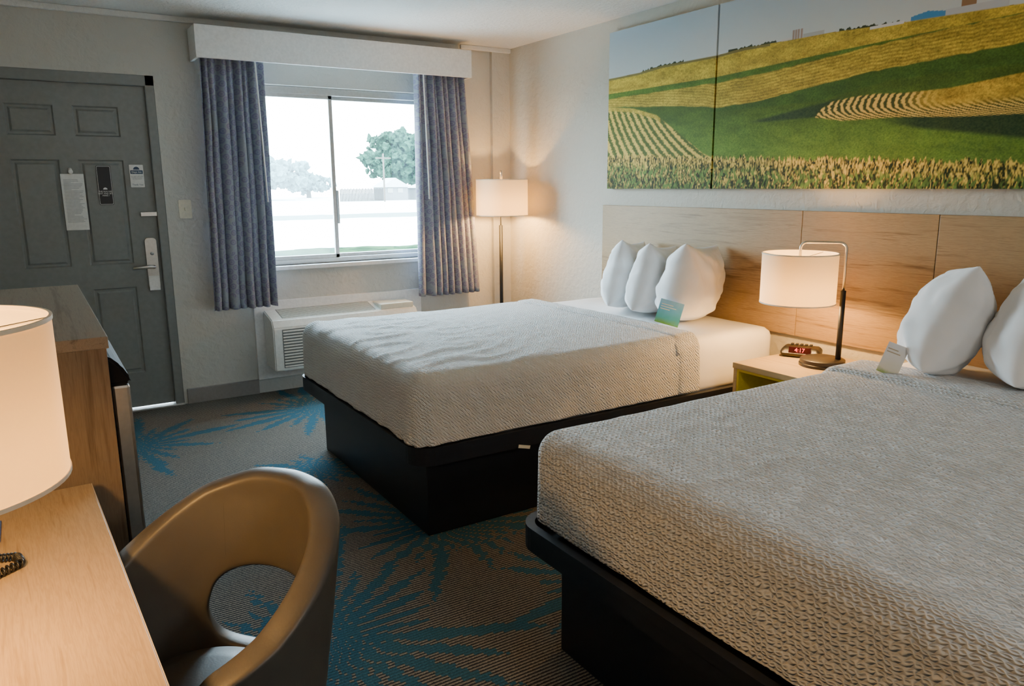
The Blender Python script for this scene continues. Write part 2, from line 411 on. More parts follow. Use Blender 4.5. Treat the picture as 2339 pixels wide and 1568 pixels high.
r_=root("paper_notice",(.267,dy-.004,1.195),"white printed notice sheet hung with a white magnet on the door","notice"); child(r_,c,ln,mg)
c=card("sign_card",.400,.482,1.345,1.585,blk,r=.008); c2=card("sign_border",.403,.479,1.348,1.582,wht,y=dy-.0062,r=.007,th=.0003); c3=card("sign_face",.405,.477,1.350,1.580,blk,y=dy-.0066,r=.006,th=.0003)
t=textmesh("sign_text","THE SUN HAS\nGOT AND SET.\nMAKE !",.0125,wht,(.441,dy-.0072,1.415),R90)
bm=bmesh.new(); prism_bm(bm,[(.441+.012*math.cos(math.radians(a)),1.44+.012*math.sin(math.radians(a))) for a in range(0,181,15)],0,.0004)
for v in bm.verts: v.co=Vector((v.co.x,dy-.0071-v.co.z,v.co.y))
sn=mk("sun_emblem",bm,wht)
r_=root("door_hanger",(.441,dy-.004,1.345),"black card sign with white lettering and border on the door","sign"); child(r_,c,c2,c3,t,sn)
c=card("sign_card",.588,.668,1.452,1.592,M['paper'],r=.004); c2=card("sign_band",.592,.664,1.535,1.558,navy,y=dy-.0062,r=.003,th=.0003)
t=textmesh("brand_text","Days Inn",.0165,wht,(.628,dy-.0070,1.5465),R90)
t2=textmesh("notice_text","DO NOT DISTURB\nPLEASE DO NOT\nENTER ROOM",.0085,ink,(.628,dy-.0064,1.512),R90)
t3=textmesh("thanks_text","Thank You",.0145,navy,(.628,dy-.0064,1.468),R90)
bm=bmesh.new(); prism_bm(bm,[(.628+.018*math.cos(math.radians(a)),1.562+.018*math.sin(math.radians(a))) for a in range(0,181,15)],0,.0004)
for v in bm.verts: v.co=Vector((v.co.x,dy-.0062-v.co.z,v.co.y))
sn=mk("sunburst_emblem",bm,navy)
r_=root("notice_sticker",(.628,dy-.004,1.452),"white and navy notice sticker near the top latch of the door","sign"); child(r_,c,c2,t,t2,t3,sn)

# light switch
bm=bmesh.new(); prism_bm(bm,rrect(.852,.930,1.25,1.37,.008,3),0,.006)
for v in bm.verts: v.co=Vector((v.co.x,WY-.001-v.co.z,v.co.y))
a=mk("switch_plate",bm,M['beige']); b=boxes("switch_toggle",[(.886,.896,WY-.018,WY-.006,1.30,1.32)],M['beige'],.002)
sc=[boxes("screw",[(.889,.893,WY-.009,WY-.006,zz,zz+.004)],M['steel']) for zz in (1.335,1.281)]
r_=root("light_switch",(.891,WY,1.25),"beige toggle light switch on the wall beside the door","light switch"); child(r_,a,b,*sc)

# valance
bm=bmesh.new()
vx0,vx1,vy0=1.00,2.94,WY-.22
for b_ in [(vx0,vx1,vy0,vy0+.018,2.235,2.43),(vx0,vx0+.018,vy0+.018,WY-.002,2.235,2.43),(vx1-.018,vx1,vy0+.018,WY-.002,2.235,2.43),(vx0+.018,vx1-.018,vy0+.018,WY-.002,2.412,2.428)]: bbox(bm,*b_,bev=.002)
v_=mk("valance_box",bm,M['white']); lab(v_,"white painted box cornice over the window","cornice")

# curtains
def curtain(x0t,x1t,x0b,x1b,zt,zb,folds,seed,label,wx):
    bm=bmesh.new(); nu,nv=folds*16,46; g=[]
    rnd=random.Random(seed); ph=[rnd.uniform(-.5,.5) for _ in range(folds+2)]; am_=[rnd.uniform(.55,1.35) for _ in range(folds+2)]
    for i in range(nu+1):
        u=i/nu; row=[]
        fi=u*folds; k=int(fi); w_=fi-k; uu=u+(ph[k]*(1-w_)+ph[k+1]*w_)*.6/folds; aa=am_[k]*(1-w_)+am_[k+1]*w_
        for j in range(nv+1):
            v=j/nv; x=(x0t+(x1t-x0t)*u)*(1-v)+(x0b+(x1b-x0b)*u)*v
            am=(.015+.014*min(1,v*3))*(1+(aa-1)*min(1,v*2.5))
            a=2*math.pi*uu*folds+ .5*v*math.sin(seed+u*5)
            yy=WY-.13+am*math.sin(a)+.012*math.sin(a*.5+seed+v*2)+.008*noise.noise(Vector((u*8,v*3,seed)))
            x+=.010*math.cos(a)*min(1,v*2)+.008*noise.noise(Vector((u*5,v*4,seed+3)))
            z=zt+(zb-zt)*v+ (.004*math.sin(a) if v>.97 else 0)
            row.append(bm.verts.new((x,yy,z)))
        g.append(row)
    for i in range(nu):
        for j in range(nv): bm.faces.new((g[i][j],g[i+1][j],g[i+1][j+1],g[i][j+1]))
    o=mk("curtain_fabric",bm,M['curtain'],True)
    s=o.modifiers.new("s","SOLIDIFY"); s.thickness=.002
    wd=tube("curtain_wand",[(wx,WY-.185,zt-.01),(wx+.012,WY-.19,1.75),(wx+.02,WY-.19,1.35)],.0055,M['white'],8)
    r=root("curtain",((x0t+x1t)/2,WY-.13,zb),label,"curtain"); child(r,o,wd)
curtain(1.03,1.425,.985,1.41,2.30,.645,8,1,"gray-blue patterned curtain gathered beside the door end of the window",1.36)
curtain(2.51,2.91,2.50,3.03,2.30,.615,9,2,"gray-blue patterned curtain gathered beside the floor lamp",2.555)
rod=tube("curtain_rod",[(1.02,WY-.13,2.31),(2.92,WY-.13,2.31)],.010,M['white'],10); lab(rod,"white curtain rod hidden under the cornice","curtain rod")

# PTAC unit
pl=boxes("trim_3",[(1.275,2.56,WY-.022,WY,.10,.66)],M['white'],.004); struct(pl,"white painted board around the air conditioner sleeve","wall panel")
def prof_x(name,x0,x1,prof,mat):
    bm=bmesh.new(); a=[bm.verts.new((x0,*p)) for p in prof]; b=[bm.verts.new((x1,*p)) for p in prof]; n=len(prof)
    bm.faces.new(a); bm.faces.new(b)
    for i in range(n): bm.faces.new((a[i],a[(i+1)%n],b[(i+1)%n],b[i]))
    bmesh.ops.bevel(bm,geom=list(bm.edges),offset=.008,segments=3,affect='EDGES')
    return mk(name,bm,mat)
ay=WY-.26
body=prof_x("housing",1.335,2.42,[(ay,.20),(ay,.50),(ay+.035,.555),(WY-.024,.60),(WY-.024,.20)],M['ac'])
bm=bmesh.new()
for i in range(13): bbox(bm,1.40,2.35,ay-.007,ay+.003,.225+i*.0205,.225+i*.0205+.010,bev=.002)
lou=stuffpart(mk("front_louvers",bm,M['ac']))
lb=boxes("louver_recess",[(1.395,2.355,ay-.0015,ay+.002,.22,.49)],M['acdark'])
def slopez(y): return .555+(y-(ay+.035))/(WY-.024-(ay+.035))*.045
bm=bmesh.new()
for i in range(11):
    y0=ay+.055+i*.015
    bbox(bm,1.42,2.10,y0,y0+.005,slopez(y0)-.002,slopez(y0)+.004)
tg=stuffpart(mk("top_grille",bm,M['ac']))
bm=bmesh.new(); pts=[(ay+.05,slopez(ay+.05)+.001),(ay+.222,slopez(ay+.222)+.001)]
a_=[bm.verts.new((x,pts[0][0],pts[0][1])) for x in (1.415,2.105)]; b_=[bm.verts.new((x,pts[1][0],pts[1][1])) for x in (2.105,1.415)]; bm.faces.new(a_+b_)
tr=mk("grille_recess",bm,M['acdark'])
bm=bmesh.new(); bbox(bm,2.14,2.40,ay+.04,ay+.21,.556,.596,bev=.006)
cd=mk("control_door",bm,M['beige'])
r_=root("air_conditioner",(1.88,WY-.15,.20),"white wall-mounted through-wall air conditioner below the window","air conditioner"); child(r_,body,lou,lb,tg,tr,cd)

# ---------------------------------------------------------------- beds
def smooth01(t): t=max(0,min(1,t)); return t*t*(3-2*t)
def bed(y0,y1,label,cov,band,seed,wr,bandoff,inset):
    X0=1.185; X1=RX-.035
    bm=bmesh.new(); prism_bm(bm,rrect(X0,X1,y0,y1,.10),.355,.395); ring_bm(bm,rrect(X0,X1,y0,y1,.10),rrect(X0+.028,X1-.02,y0+.028,y1-.028,.075),.394,.43)
    bmesh.ops.bevel(bm,geom=[e for e in bm.edges if e.is_manifold and e.calc_face_angle(0)>1.2],offset=.006,segments=2,affect='EDGES')
    led=mk("platform_tray",bm,M['black'])
    bs=boxes("platform_base",[(X0+.10,X1,y0+.12,y1-.12,0,.355)],M['black'],.004)
    bm=rbox_bm(X0+.07,X1-.02,y0+.055,y1-.06,.40,.695,.05,.04)
    for v in bm.verts:
        if v.co.z>.6: v.co.z+=.006*noise.noise(v.co*3+Vector((seed,0,0)))+.004*noise.noise(Vector((v.co.x*12,v.co.y*4,seed)))
    mat=mk("mattress",bm,M['sheet'],True)
    def drape(xa,xb,off,name,hem,mt):
        rr=.070
        bm=rbox_bm(X0+inset-off,xb+.4,y0+.026-off,y1-.030+off,hem-.25,.715+off,rr,.016)
        for v in bm.verts:
            p=v.co.copy()
            k=max(0,min(1,(.66-p.z)/.22))
            dirx=-1 if p.x<X0+.12 else 0; diry=-1 if p.y<y0+.10 else (1 if p.y>y1-.10 else 0)
            n1=noise.noise(Vector((p.x*5,p.y*5,p.z*1.5+seed))); n2=noise.noise(Vector((p.x*12,p.y*12,p.z*2+seed))); n3=noise.noise(Vector((p.x*24+p.z*5,p.y*24,p.z*3+seed)))
            cd_=max(0,1-math.hypot(p.x-(X0+inset),p.y-(y0+.03))/.26)
            d=k*(.008*n1+.008*n2*wr+.003*n3*wr+.002)+cd_*k*(.016*wr*abs(math.sin((p.x-p.y)*40+p.z*4))+.003)
            v.co.x+=dirx*d; v.co.y+=diry*d
            if p.z>.69:
                v.co.z+=.007*noise.noise(Vector((p.x*2.2,p.y*2.2,seed)))
                rg=1-abs(noise.noise(Vector((p.x*3.0+p.y*2,p.y*6-p.x*3,seed+2))))*6
                v.co.z+=wr*.009*max(0,rg)*max(0,min(1,(2.3-p.x)*1.2))+.002*noise.noise(Vector((p.x*9,p.y*13,seed)))
                v.co.z+=.010*(1-((p.y-(y0+y1)/2)/((y1-y0)/2))**2)
            else: v.co.z+=.016*k*noise.noise(Vector((p.x*3,p.y*3,seed+5)))
            if xa:
                dip=(off+.012)*(1-smooth01((p.x-xa)/.035))
                if p.z>.65: v.co.z-=dip
                elif diry: v.co.y-=diry*dip
        G=lambda: list(bm.verts)+list(bm.edges)+list(bm.faces)
        bmesh.ops.bisect_plane(bm,geom=G(),plane_co=(xb,0,0),plane_no=(1,.02,.03),clear_outer=True)
        if xa: bmesh.ops.bisect_plane(bm,geom=G(),plane_co=(xa,0,0),plane_no=(-1,0,0),clear_outer=True)
        bmesh.ops.bisect_plane(bm,geom=G(),plane_co=(0,0,hem),plane_no=(0,0,-1),clear_outer=True)
        o=mk(name,bm,mt,True); s=o.modifiers.new("s","SOLIDIFY"); s.thickness=.005; s.offset=1; return o
    cv=drape(None,band[0]+.10,0,"coverlet",.437,cov)
    bd=drape(band[0],band[1],bandoff,"coverlet_fold",.44,cov)
    r=root("bed",((X0+X1)/2,(y0+y1)/2,0),label,"bed"); child(r,bs,led,mat,cv,bd)
    return r
b1=bed(2.60,4.14,"bed with white textured coverlet on black platform beside the window",M['cov1'],(2.58,2.80),1.3,1.0,.007,.018)
b2=bed(.35,1.89,"bed with white waffle coverlet on black platform beside the nightstand",M['cov2'],(2.62,2.90),6.1,.30,.016,.048)
tg_=boxes("care_tag",[(0,.06,-.002,0,-.014,0)],M['beige']); tg_.data.transform(Matrix.Translation((1.66,2.598,.370))@Matrix.Rotation(.25,4,'Y')); child(b1,tg_)

# pillows
def pillow_mesh(w,h,t,seed):
    bm=bmesh.new(); n=48; top=[];bot=[]
    for s,store in ((1,top),(-1,bot)):
        for i in range(n+1):
            row=[]
            for j in range(n+1):
                if s==-1 and (i in (0,n) or j in (0,n)): row.append(top[i][j]); continue
                u=-1+2*i/n; v=-1+2*j/n
                u=math.sin(u*math.pi/2)*.6+u*.4; v=math.sin(v*math.pi/2)*.6+v*.4
                e=max(0,(1-abs(u)**2.6))*max(0,(1-abs(v)**3.0))
                th=t/2*e**.50
                th*=1+.15*noise.noise(Vector((u*1.4,v*1.4,seed+s)))-.10*v
                cr=0
                for (cu,cv) in ((-1,1),(1,1),(-1,-1)):
                    du,dv=u-cu,v-cv; rr=math.hypot(du,dv); an=math.atan2(dv,du)
                    cr+=math.sin(an*10+seed)*math.exp(-((rr-.5)/.4)**2)*.012
                rdg=1-min(1,abs(noise.noise(Vector((u*2.2+seed,v*1.2,s*3))))*5)
                wr=.014*noise.noise(Vector((u*3+seed,v*3,s)))+.009*noise.noise(Vector((u*8+seed,v*5,s*2)))+cr+.010*rdg
                x=u*w/2*(1-.085*(1-v*v)); z=v*h/2*(1-.070*(1-u*u))
                z-=.03*(1-v)*(1-u*u)*.5
                if v>0: z+=.010*v**4*u**4
                row.append(bm.verts.new((x+.012*noise.noise(Vector((v*3,seed,0))),s*(th+wr*e**.6),z)))
            store.append(row)
    for g in (top,bot):
        for i in range(n):
            for j in range(n): bm.faces.new((g[i][j],g[i+1][j],g[i+1][j+1],g[i][j+1]))
    for _ in range(2): bmesh.ops.smooth_vert(bm,verts=bm.verts,factor=.5,use_axis_x=True,use_axis_y=True,use_axis_z=True)
    return bm
def pillow(cx,cy,w,h,t,yaw,lean,roll,seed,label):
    bm=pillow_mesh(w,h,t,seed)
    o=mk("pillow",bm,M['pillow'],True)
    R=Matrix.Rotation(math.radians(yaw),4,'Z')@Matrix.Rotation(math.radians(lean),4,'X')@Matrix.Rotation(math.radians(roll),4,'Y')
    o.rotation_euler=R.to_euler()
    o.location=(cx,cy,0)
    zmin=min((R@v.co).z for v in o.data.vertices)
    o.location.z=.705-zmin-.002
    lab(o,label,"pillow",group="white pillows standing against the headboard")
    return o
pillow(3.07,3.57,.48,.388,.22,32,10,5,1,"white pillow standing upright at the window end of the row")
pillow(3.06,3.31,.50,.380,.24,28,12,6,2,"white pillow standing upright between two others")
pillow(3.07,3.02,.51,.400,.29,24,12,5,3,"plump white pillow standing upright with a blue card in front")
pillow(2.99,1.57,.51,.412,.27,26,20,7,4,"white pillow leaning beside the nightstand lamp")
pillow(3.05,1.27,.55,.442,.28,22,16,7,5,"white pillow leaning on the waffle-coverlet bed")

def tent(name,loc,rot,w,h,cols,label,lm,nl=3):
    bm=bmesh.new(); bbox(bm,-w/2,w/2,-.0008,.0008,0,h)
    m,nt,b=newmat(name+"_print"); v=objcoord(nt); sep=N(nt,"ShaderNodeSeparateXYZ"); L(nt,v,sep.inputs[0])
    n=noisetex(nt,v,35,3); zz=mth(nt,'ADD',mth(nt,'DIVIDE',sep.outputs[2],h),mth(nt,'MULTIPLY',mth(nt,'SUBTRACT',n,.5),.3))
    L(nt,ramp(nt,zz,cols),b.inputs["Base Color"])
    a=mk("card_face",bm,m)
    bm=bmesh.new()
    for i,(wd,zz_) in list(enumerate(((.5,.80),(.65,.70),(.4,.60))))[:nl]: bbox(bm,-w*.42,-w*.42+w*wd,-.0012,-.0009,h*zz_-.002,h*zz_+.002)
    b=stuffpart(mk("printed_lines",bm,lm))
    r=root(name,loc,label,"card"); childlocal(r,a,b); r.rotation_euler=rot; return r
tent("tent_card",(2.775,2.905,.728),(math.radians(-24),math.radians(14),math.radians(-48)),.125,.13,[(0,(.12,.34,.06)),(.25,(.06,.40,.52)),(.6,(.12,.48,.78)),(1,(.30,.62,.90))],"blue and green printed card leaning on the pillow",wht)
tent("bed_card",(2.70,1.63,.735),(math.radians(-12),math.radians(18),math.radians(-60)),.075,.12,[(0,(.35,.45,.12)),(.15,(.85,.80,.66)),(.6,(.9,.88,.84)),(1,(.86,.88,.90))],"small printed card leaning on the pillow",plain("tan_ink",(.5,.42,.3),.6),2)

# ---------------------------------------------------------------- headboard panels
hx=RX-.028
ps=[boxes("headboard_panel",[(hx,RX-.001,ya,yb,.66,1.31)],m_,.002) for ya,yb,m_ in ((2.553,4.17,M['woodH1']),(1.853,2.550,M['woodH2']),(.25,1.850,M['woodH1']))]
r_=root("headboard",(RX-.014,2.2,.66),"long light wood-grain headboard panel mounted behind both beds","headboard")
child(r_,*ps)

# ---------------------------------------------------------------- wall art
def vnoise(x,y,seed=0):
    xi=np.floor(x).astype(int); yi=np.floor(y).astype(int); fx=x-xi; fy=y-yi
    fx=fx*fx*(3-2*fx); fy=fy*fy*(3-2*fy)
    def h(a,b):
        n=(a*374761393+b*668265263+seed*1442695041)&0x7fffffff
        n=((n^(n>>13))*1274126177)&0x7fffffff
        return ((n^(n>>16))&0xffff)/65535.
    return (h(xi,yi)*(1-fx)+h(xi+1,yi)*fx)*(1-fy)+(h(xi,yi+1)*(1-fx)+h(xi+1,yi+1)*fx)*fy
def pw(u,pts): 
    p=np.array(pts); return np.interp(u,p[:,0],p[:,1])
def sstep(a,b,x): 
    t=np.clip((x-a)/(b-a),0,1); return t*t*(3-2*t)
def paint(u,z):
    C=np.zeros(u.shape+(3,)); 
    def put(mask,col):
        m=mask[...,None]; C[:]=C*(1-m)+np.asarray(col)*m
    def colr(c0,c1,t): return np.array(c0)*(1-t[...,None])+np.array(c1)*t[...,None]
    hz=pw(u,[(0,2.125),(.3,2.130),(.5,2.145),(.94,2.145),(1.13,2.155),(1.4,2.152),(1.66,2.150),(1.99,2.135),(2.18,2.13),(2.9,2.11)])
    put(np.ones(u.shape),colr((.58,.64,.65),(.38,.48,.56),sstep(2.1,2.42,z)))
    f1=vnoise(u*60,z*160,1); f2=vnoise(u*180,z*260,2); f3=vnoise(u*12,z*40,3); f4=vnoise(u*240,z*240,4)
    def inside(lo,hi,soft=.004): return sstep(-soft,soft,z-lo)*sstep(-soft,soft,hi-z)
    W=.006*(vnoise(u*25,u*0,5)-.5)
    corn=colr((.16,.13,.012),(.80,.56,.07),np.clip(f1*.35+f2*.30+f4*.50-.02,0,1))*(.66+.48*f3[...,None])
    green=colr((.036,.082,.008),(.120,.205,.022),np.clip(f2*.5+f4*.5,0,1))*(.8+.35*f3[...,None])
    dark=colr((.010,.026,.008),(.030,.052,.014),f2)
    tl=hz+.014*vnoise(u*90,u*0,7)*((u>.32)&(u<.68)|(u>1.02)&(u<1.34)|(u>1.7)&(u<2.0))
    put(((z<tl)).astype(float),(.030,.042,.018))
    for k in range(4):
        put(((u>1.435+k*.016)&(u<1.447+k*.016)&(z<2.195)&(z>2.13)).astype(float),(.33,.25,.22))
    put(((u>1.37)&(u<1.43)&(z<2.163)&(z>2.13)).astype(float),(.6,.6,.6))
    put(((u>1.50)&(u<1.62)&(z<2.168)&(z>2.13)).astype(float),(.42,.44,.44))
    put(((u>2.265)&(u<2.325)&(z<2.27)&(z>2.10)).astype(float),(.28,.16,.08))
    put(((u>2.20)&(u<2.45)&(z<2.155)&(z>2.1)).astype(float),(.50,.53,.57))
    put(((u>2.05)&(u<2.20)&(z<2.150+.012*(1-np.abs(u-2.125)/.075))&(z>2.1)).astype(float),(.06,.22,.44))
    put(((u>2.05)&(u<2.20)&(z<2.128)&(z>2.1)).astype(float),(.55,.56,.55))
    A0=pw(u,[(0,2.03),(.95,2.03),(1.67,2.06),(2.9,2.10)]); put(inside(A0,hz,.002),corn*[.95,.95,.9])
    put(((u>1.86)&(u<2.02)&(z<2.142)&(z>2.128)).astype(float),(.7,.7,.7))
    put(inside(hz-.012,hz,.003)*(u<1.3),(.16,.13,.04))
    B1=A0-.028*sstep(2.3,1.2,u)-.003+W; put(inside(B1,A0,.003),green)
    B0=pw(u,[(0,1.95),(.3,1.925),(.65,1.90),(.96,1.865),(1.2,1.87),(1.43,1.895),(1.9,1.945),(2.52,1.975),(2.9,1.99)])+W
    rows=.82+.18*np.sin((z-B0)*420+u*10)
    put(inside(B0,B1),corn*rows[...,None])
    Gt=pw(u,[(0,1.635),(.5,1.615),(1.01,1.59),(1.71,1.565),(2.57,1.525),(2.9,1.50)])
    put(inside(Gt-.1,B0),green*(.70+.60*sstep(1.9,1.62,z))[...,None]*np.array([1.05,1.0,1.0]))
    put(inside(pw(u,[(.9,1.845),(1.6,1.84),(2.0,1.90),(2.9,1.90)]),B0)*(u>.9)*.7,green*[.55,.68,.8])
    put(inside(pw(u,[(1.1,1.765),(1.64,1.765),(1.75,1.78)]),pw(u,[(1.1,1.768),(1.3,1.785),(1.64,1.83),(1.75,1.85)]),.008)*sstep(1.15,1.3,u)*sstep(1.78,1.68,u),dark*1.3)
    E0=pw(u,[(1.60,1.765),(1.75,1.738),(2.03,1.735),(2.32,1.715),(2.9,1.70)])
    put(inside(pw(u,[(1.9,1.73),(2.13,1.68),(2.6,1.61),(2.9,1.57)]),E0+.03,.012)*sstep(1.85,2.15,u),dark*1.2)
    E1=pw(u,[(1.60,1.765),(1.63,1.80),(1.69,1.83),(1.80,1.842),(1.91,1.845),(2.05,1.835),(2.25,1.835),(2.54,1.865),(2.9,1.90)])
    zc=1.795; phs=(u-1.6)-np.where(z<zc,34.,10.)*(z-zc)**2+ .012*(f1-.5)
    st=.5+.5*np.sin(phs*185)
    ec=colr((.05,.06,.01),(.78,.50,.12),sstep(.28,.72,st)); ec2=corn*[1.0,.9,.8]
    mixr=np.clip(sstep(2.02,2.25,u)*sstep(1.745,1.79,z),0,1)
    put(inside(E0,E1)*(u>1.6),ec*(1-mixr[...,None])+ec2*mixr[...,None])
    F1=pw(u,[(0,1.945),(.25,1.915),(.46,1.86),(.62,1.77),(.86,1.62),(1.0,1.57)])
    ph=(u*1.0+ (z-1.95)*(.42+u*.9))
    stl=.5+.5*np.sin(ph*120+f1*1.8)
    fc=colr((.07,.10,.012),(.72,.50,.10),sstep(.25,.8,stl))*(.75+.4*f4[...,None])
    put(inside(Gt-.05,F1,.006)*(u<1.0),fc)
    put(inside(F1-.02,F1+.004,.004)*(u<.5)*.8,corn)
    jag=.028*(vnoise(u*90,u*0,11)-.5)+.022*(vnoise(u*220,u*0,12)-.5)
    g=sstep(-.004,.006,(Gt+jag)-z)
    v1=vnoise(u*150+np.sin(z*60)*.6,z*40,13); v2=vnoise(u*270,z*110,14); dep=np.clip((Gt-z)/.15,0,1)
    t=np.clip(v1*.6+v2*.6-.06-dep*.22,0,1)
    fg=colr((.014,.022,.003),(.76,.52,.10),sstep(.28,.76,t)); 
    gm=sstep(.40,.75,vnoise(u*120+np.sin(z*80),z*50,15))*sstep(.15,.6,dep)
    fg=fg*(1-gm[...,None])+np.array((.14,.23,.04))*(.4+t[...,None])*gm[...,None]
    put(g,fg)
    return np.clip(C,0,1)
def paintmat():
    m,nt,b=newmat("printed_canvas"); a=N(nt,"ShaderNodeVertexColor"); a.layer_name="paint"
    L(nt,a.outputs[0],b.inputs["Base Color"]); b.inputs["Roughness"].default_value=.6; b.inputs["Specular IOR Level"].default_value=.15
    n=noisetex(nt,objcoord(nt),500,1); bump(nt,b,n,.05,.001); return m
M['paint']=paintmat()
def canvas(ya,yb,label):
    y0,y1=ya,yb; z0,z1=1.42,2.41; st=.0030
    ny=int((y1-y0)/st); nz=int((z1-z0)/st)
    Y=np.linspace(y1,y0,ny+1); Z=np.linspace(z0,z1,nz+1)
    YY,ZZ=np.meshgrid(Y,Z,indexing='ij')
    X=np.full(YY.shape,RX-.042)
    co=np.stack([X,YY,ZZ],-1).reshape(-1,3)
    idx=np.arange((ny+1)*(nz+1)).reshape(ny+1,nz+1)
    fa=np.stack([idx[:-1,:-1],idx[:-1,1:],idx[1:,1:],idx[1:,:-1]],-1).reshape(-1,4)
    for line in (idx[0,:],idx[-1,:],idx[:,0],idx[:,-1]):
        back=co[line].copy(); back[:,0]=RX-.002; b0=len(co); co=np.vstack([co,back]); k=np.arange(len(line)-1)
        fa=np.vstack([fa,np.stack([line[k],line[k+1],b0+k+1,b0+k],-1)])
    me=bpy.data.meshes.new("canvas_print"); me.from_pydata(co.tolist(),[],fa.tolist())
    U=4.11-co[:,1]; c=paint(U,co[:,2])
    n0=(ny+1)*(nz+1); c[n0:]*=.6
    at=me.color_attributes.new("paint","FLOAT_COLOR","POINT")
    at.data.foreach_set("color",np.hstack([c,np.ones((len(c),1))]).astype(np.float32).ravel())
    me.materials.append(M['paint'])
    o=bpy.data.objects.new("wall_picture",me); COL.objects.link(o)
    lab(o,label,"picture",group="two-part farmland canvas above the headboard")
canvas(3.178,4.11,"narrow canvas print of golden corn rows under pale sky")
canvas(1.23,3.165,"wide canvas print of farmland with curved contour rows and barns")

# ---------------------------------------------------------------- nightstand
nx0,nx1,ny0,ny1,nz=2.83,RX-.035,1.95,2.485,.60
bm=bmesh.new(); bbox(bm,nx0-.008,nx1,ny0,ny1,nz-.028,nz,bev=.002); top=mk("nightstand_top",bm,M['woodX'])
bd=boxes("nightstand_body",[(nx0,nx1,ny0,ny0+.02,.05,nz-.028),(nx0,nx1,ny1-.02,ny1,.05,nz-.028),(nx0,nx1,ny0+.02,ny1-.02,.05,.07),(nx1-.02,nx1,ny0+.02,ny1-.02,.07,nz-.028)],M['woodX'],.002)
yl=boxes("yellow_cubby",[(nx0+.001,nx1-.02,ny0+.0205,ny0+.033,.30,nz-.0285),(nx0+.001,nx1-.02,ny1-.033,ny1-.0205,.30,nz-.0285),(nx0+.001,nx1-.02,ny0+.033,ny1-.033,.30,.312),(nx0+.001,nx1-.02,ny0+.033,ny1-.033,nz-.042,nz-.0285),(nx1-.032,nx1-.02,ny0+.033,ny1-.033,.312,nz-.042)],M['yellow'],.001)
dr=boxes("drawer_front",[(nx0+.002,nx0+.02,ny0+.022,ny1-.022,.075,.29)],M['woodX'],.002)
fo=boxes("nightstand_plinth",[(nx0+.04,nx1-.04,ny0+.04,ny1-.04,0,.05)],M['black'])
r_=root("nightstand",((nx0+nx1)/2,(ny0+ny1)/2,0),"light wood nightstand with open yellow-lined cubby between the beds","nightstand"); child(r_,top,bd,yl,dr,fo)

# ---------------------------------------------------------------- lamps
def arc_lamp(name,base,pole,shade,z0,zs0,zs1,zarm,sr,label,watts,base_r=.105,floor=False):
    bz=.035 if not floor else .02
    bp=[(0,0),(base_r,0),(base_r,bz*.35),(base_r*.96,bz*.45),(base_r*.96,bz*.9),(base_r*.9,bz),(0,bz)]
    bo=lathe("lamp_base",bp,M['blackp'],(base[0],base[1],z0),48); autosmooth(bo,30)
    zg=z0+(.36 if not floor else 1.14)
    pl_=tube("lamp_pole",[(pole[0],pole[1],z0+bz-.01),(pole[0],pole[1],zg)],.0125 if not floor else .014,M['black'],16)
    P=Vector((pole[0],pole[1],0)); S=Vector((shade[0],shade[1],0)); dv=(S-P); Ld=dv.length; dv.normalize()
    rr=.03; pts=[(P.x,P.y,zg-.01),(P.x,P.y,zarm-rr)]
    for i in range(1,9):
        a=math.pi/2*i/8; q=P+dv*(rr*(1-math.cos(a))); pts.append((q.x,q.y,zarm-rr+rr*math.sin(a)))
    for i in range(0,9):
        a=math.pi/2*i/8; q=P+dv*(Ld-rr+rr*math.sin(a)); pts.append((q.x,q.y,zarm-rr*(1-math.cos(a))))
    pts.append((S.x,S.y,zs1-.06))
    arm=tube("lamp_arm",pts,.0062,M['steel'],12)
    n=64
    circ=lambda r:[(S.x+r*math.cos(k*2*math.pi/n),S.y+r*math.sin(k*2*math.pi/n)) for k in range(n)]
    bm=bmesh.new()
    a=[bm.verts.new((*p,zs0)) for p in circ(sr)]; b=[bm.verts.new((*p,zs1)) for p in circ(sr)]
    for k in range(n): bm.faces.new((a[k],a[(k+1)%n],b[(k+1)%n],b[k]))
    sh=mk("lamp_shade",bm,M['shade'],True)
    rgs=[]
    for zz in (zs0,zs1-.006):
        bm=bmesh.new(); ring_bm(bm,circ(sr+.0015),circ(sr-.003),zz,zz+.006); rgs.append(mk("shade_ring",bm,M['cream']))
    bm=bmesh.new()
    for k in range(3):
        a=k*2*math.pi/3; tube_bm(bm,[(S.x,S.y,zs1-.03),(S.x+sr*math.cos(a),S.y+sr*math.sin(a),zs1-.006)],.0018,6)
    sp=mk("shade_spider",bm,M['steel'])
    so=tube("lamp_socket",[(S.x,S.y,zs1-.055),(S.x,S.y,zs1-.105)],.016,M['blackp'],14)
    zb=(zs0+zs1)/2-.015
    bl=lathe("light_bulb",[(0,.055),(.012,.05),(.014,.03),(.028,0),(.026,-.02),(.015,-.033),(0,-.037)],M['bulb'],(S.x,S.y,zb),20)
    r=root(name,(base[0],base[1],z0),label,"lamp"); child(r,bo,pl_,arm,sh,*rgs,sp,so,bl)
    ld=bpy.data.lights.new(name+"_light","POINT"); ld.energy=watts; ld.color=(1,.54,.165); ld.shadow_soft_size=.035
    lo=bpy.data.objects.new("bulb_light",ld); COL.objects.link(lo); lo.location=(S.x-base[0],S.y-base[1],zb-z0-.065); lo.parent=r
    return r
arc_lamp("table_lamp",(3.12,2.205),(3.158,2.150),(3.045,2.312),nz,.893,1.130,1.180,.170,"arched black and steel lamp with white drum shade on nightstand",28)
arc_lamp("floor_lamp",(3.13,5.13),(3.160,5.19),(3.105,5.08),0,1.219,1.492,1.555,.198,"tall black floor lamp with white drum shade in the corner",44,.13,True)
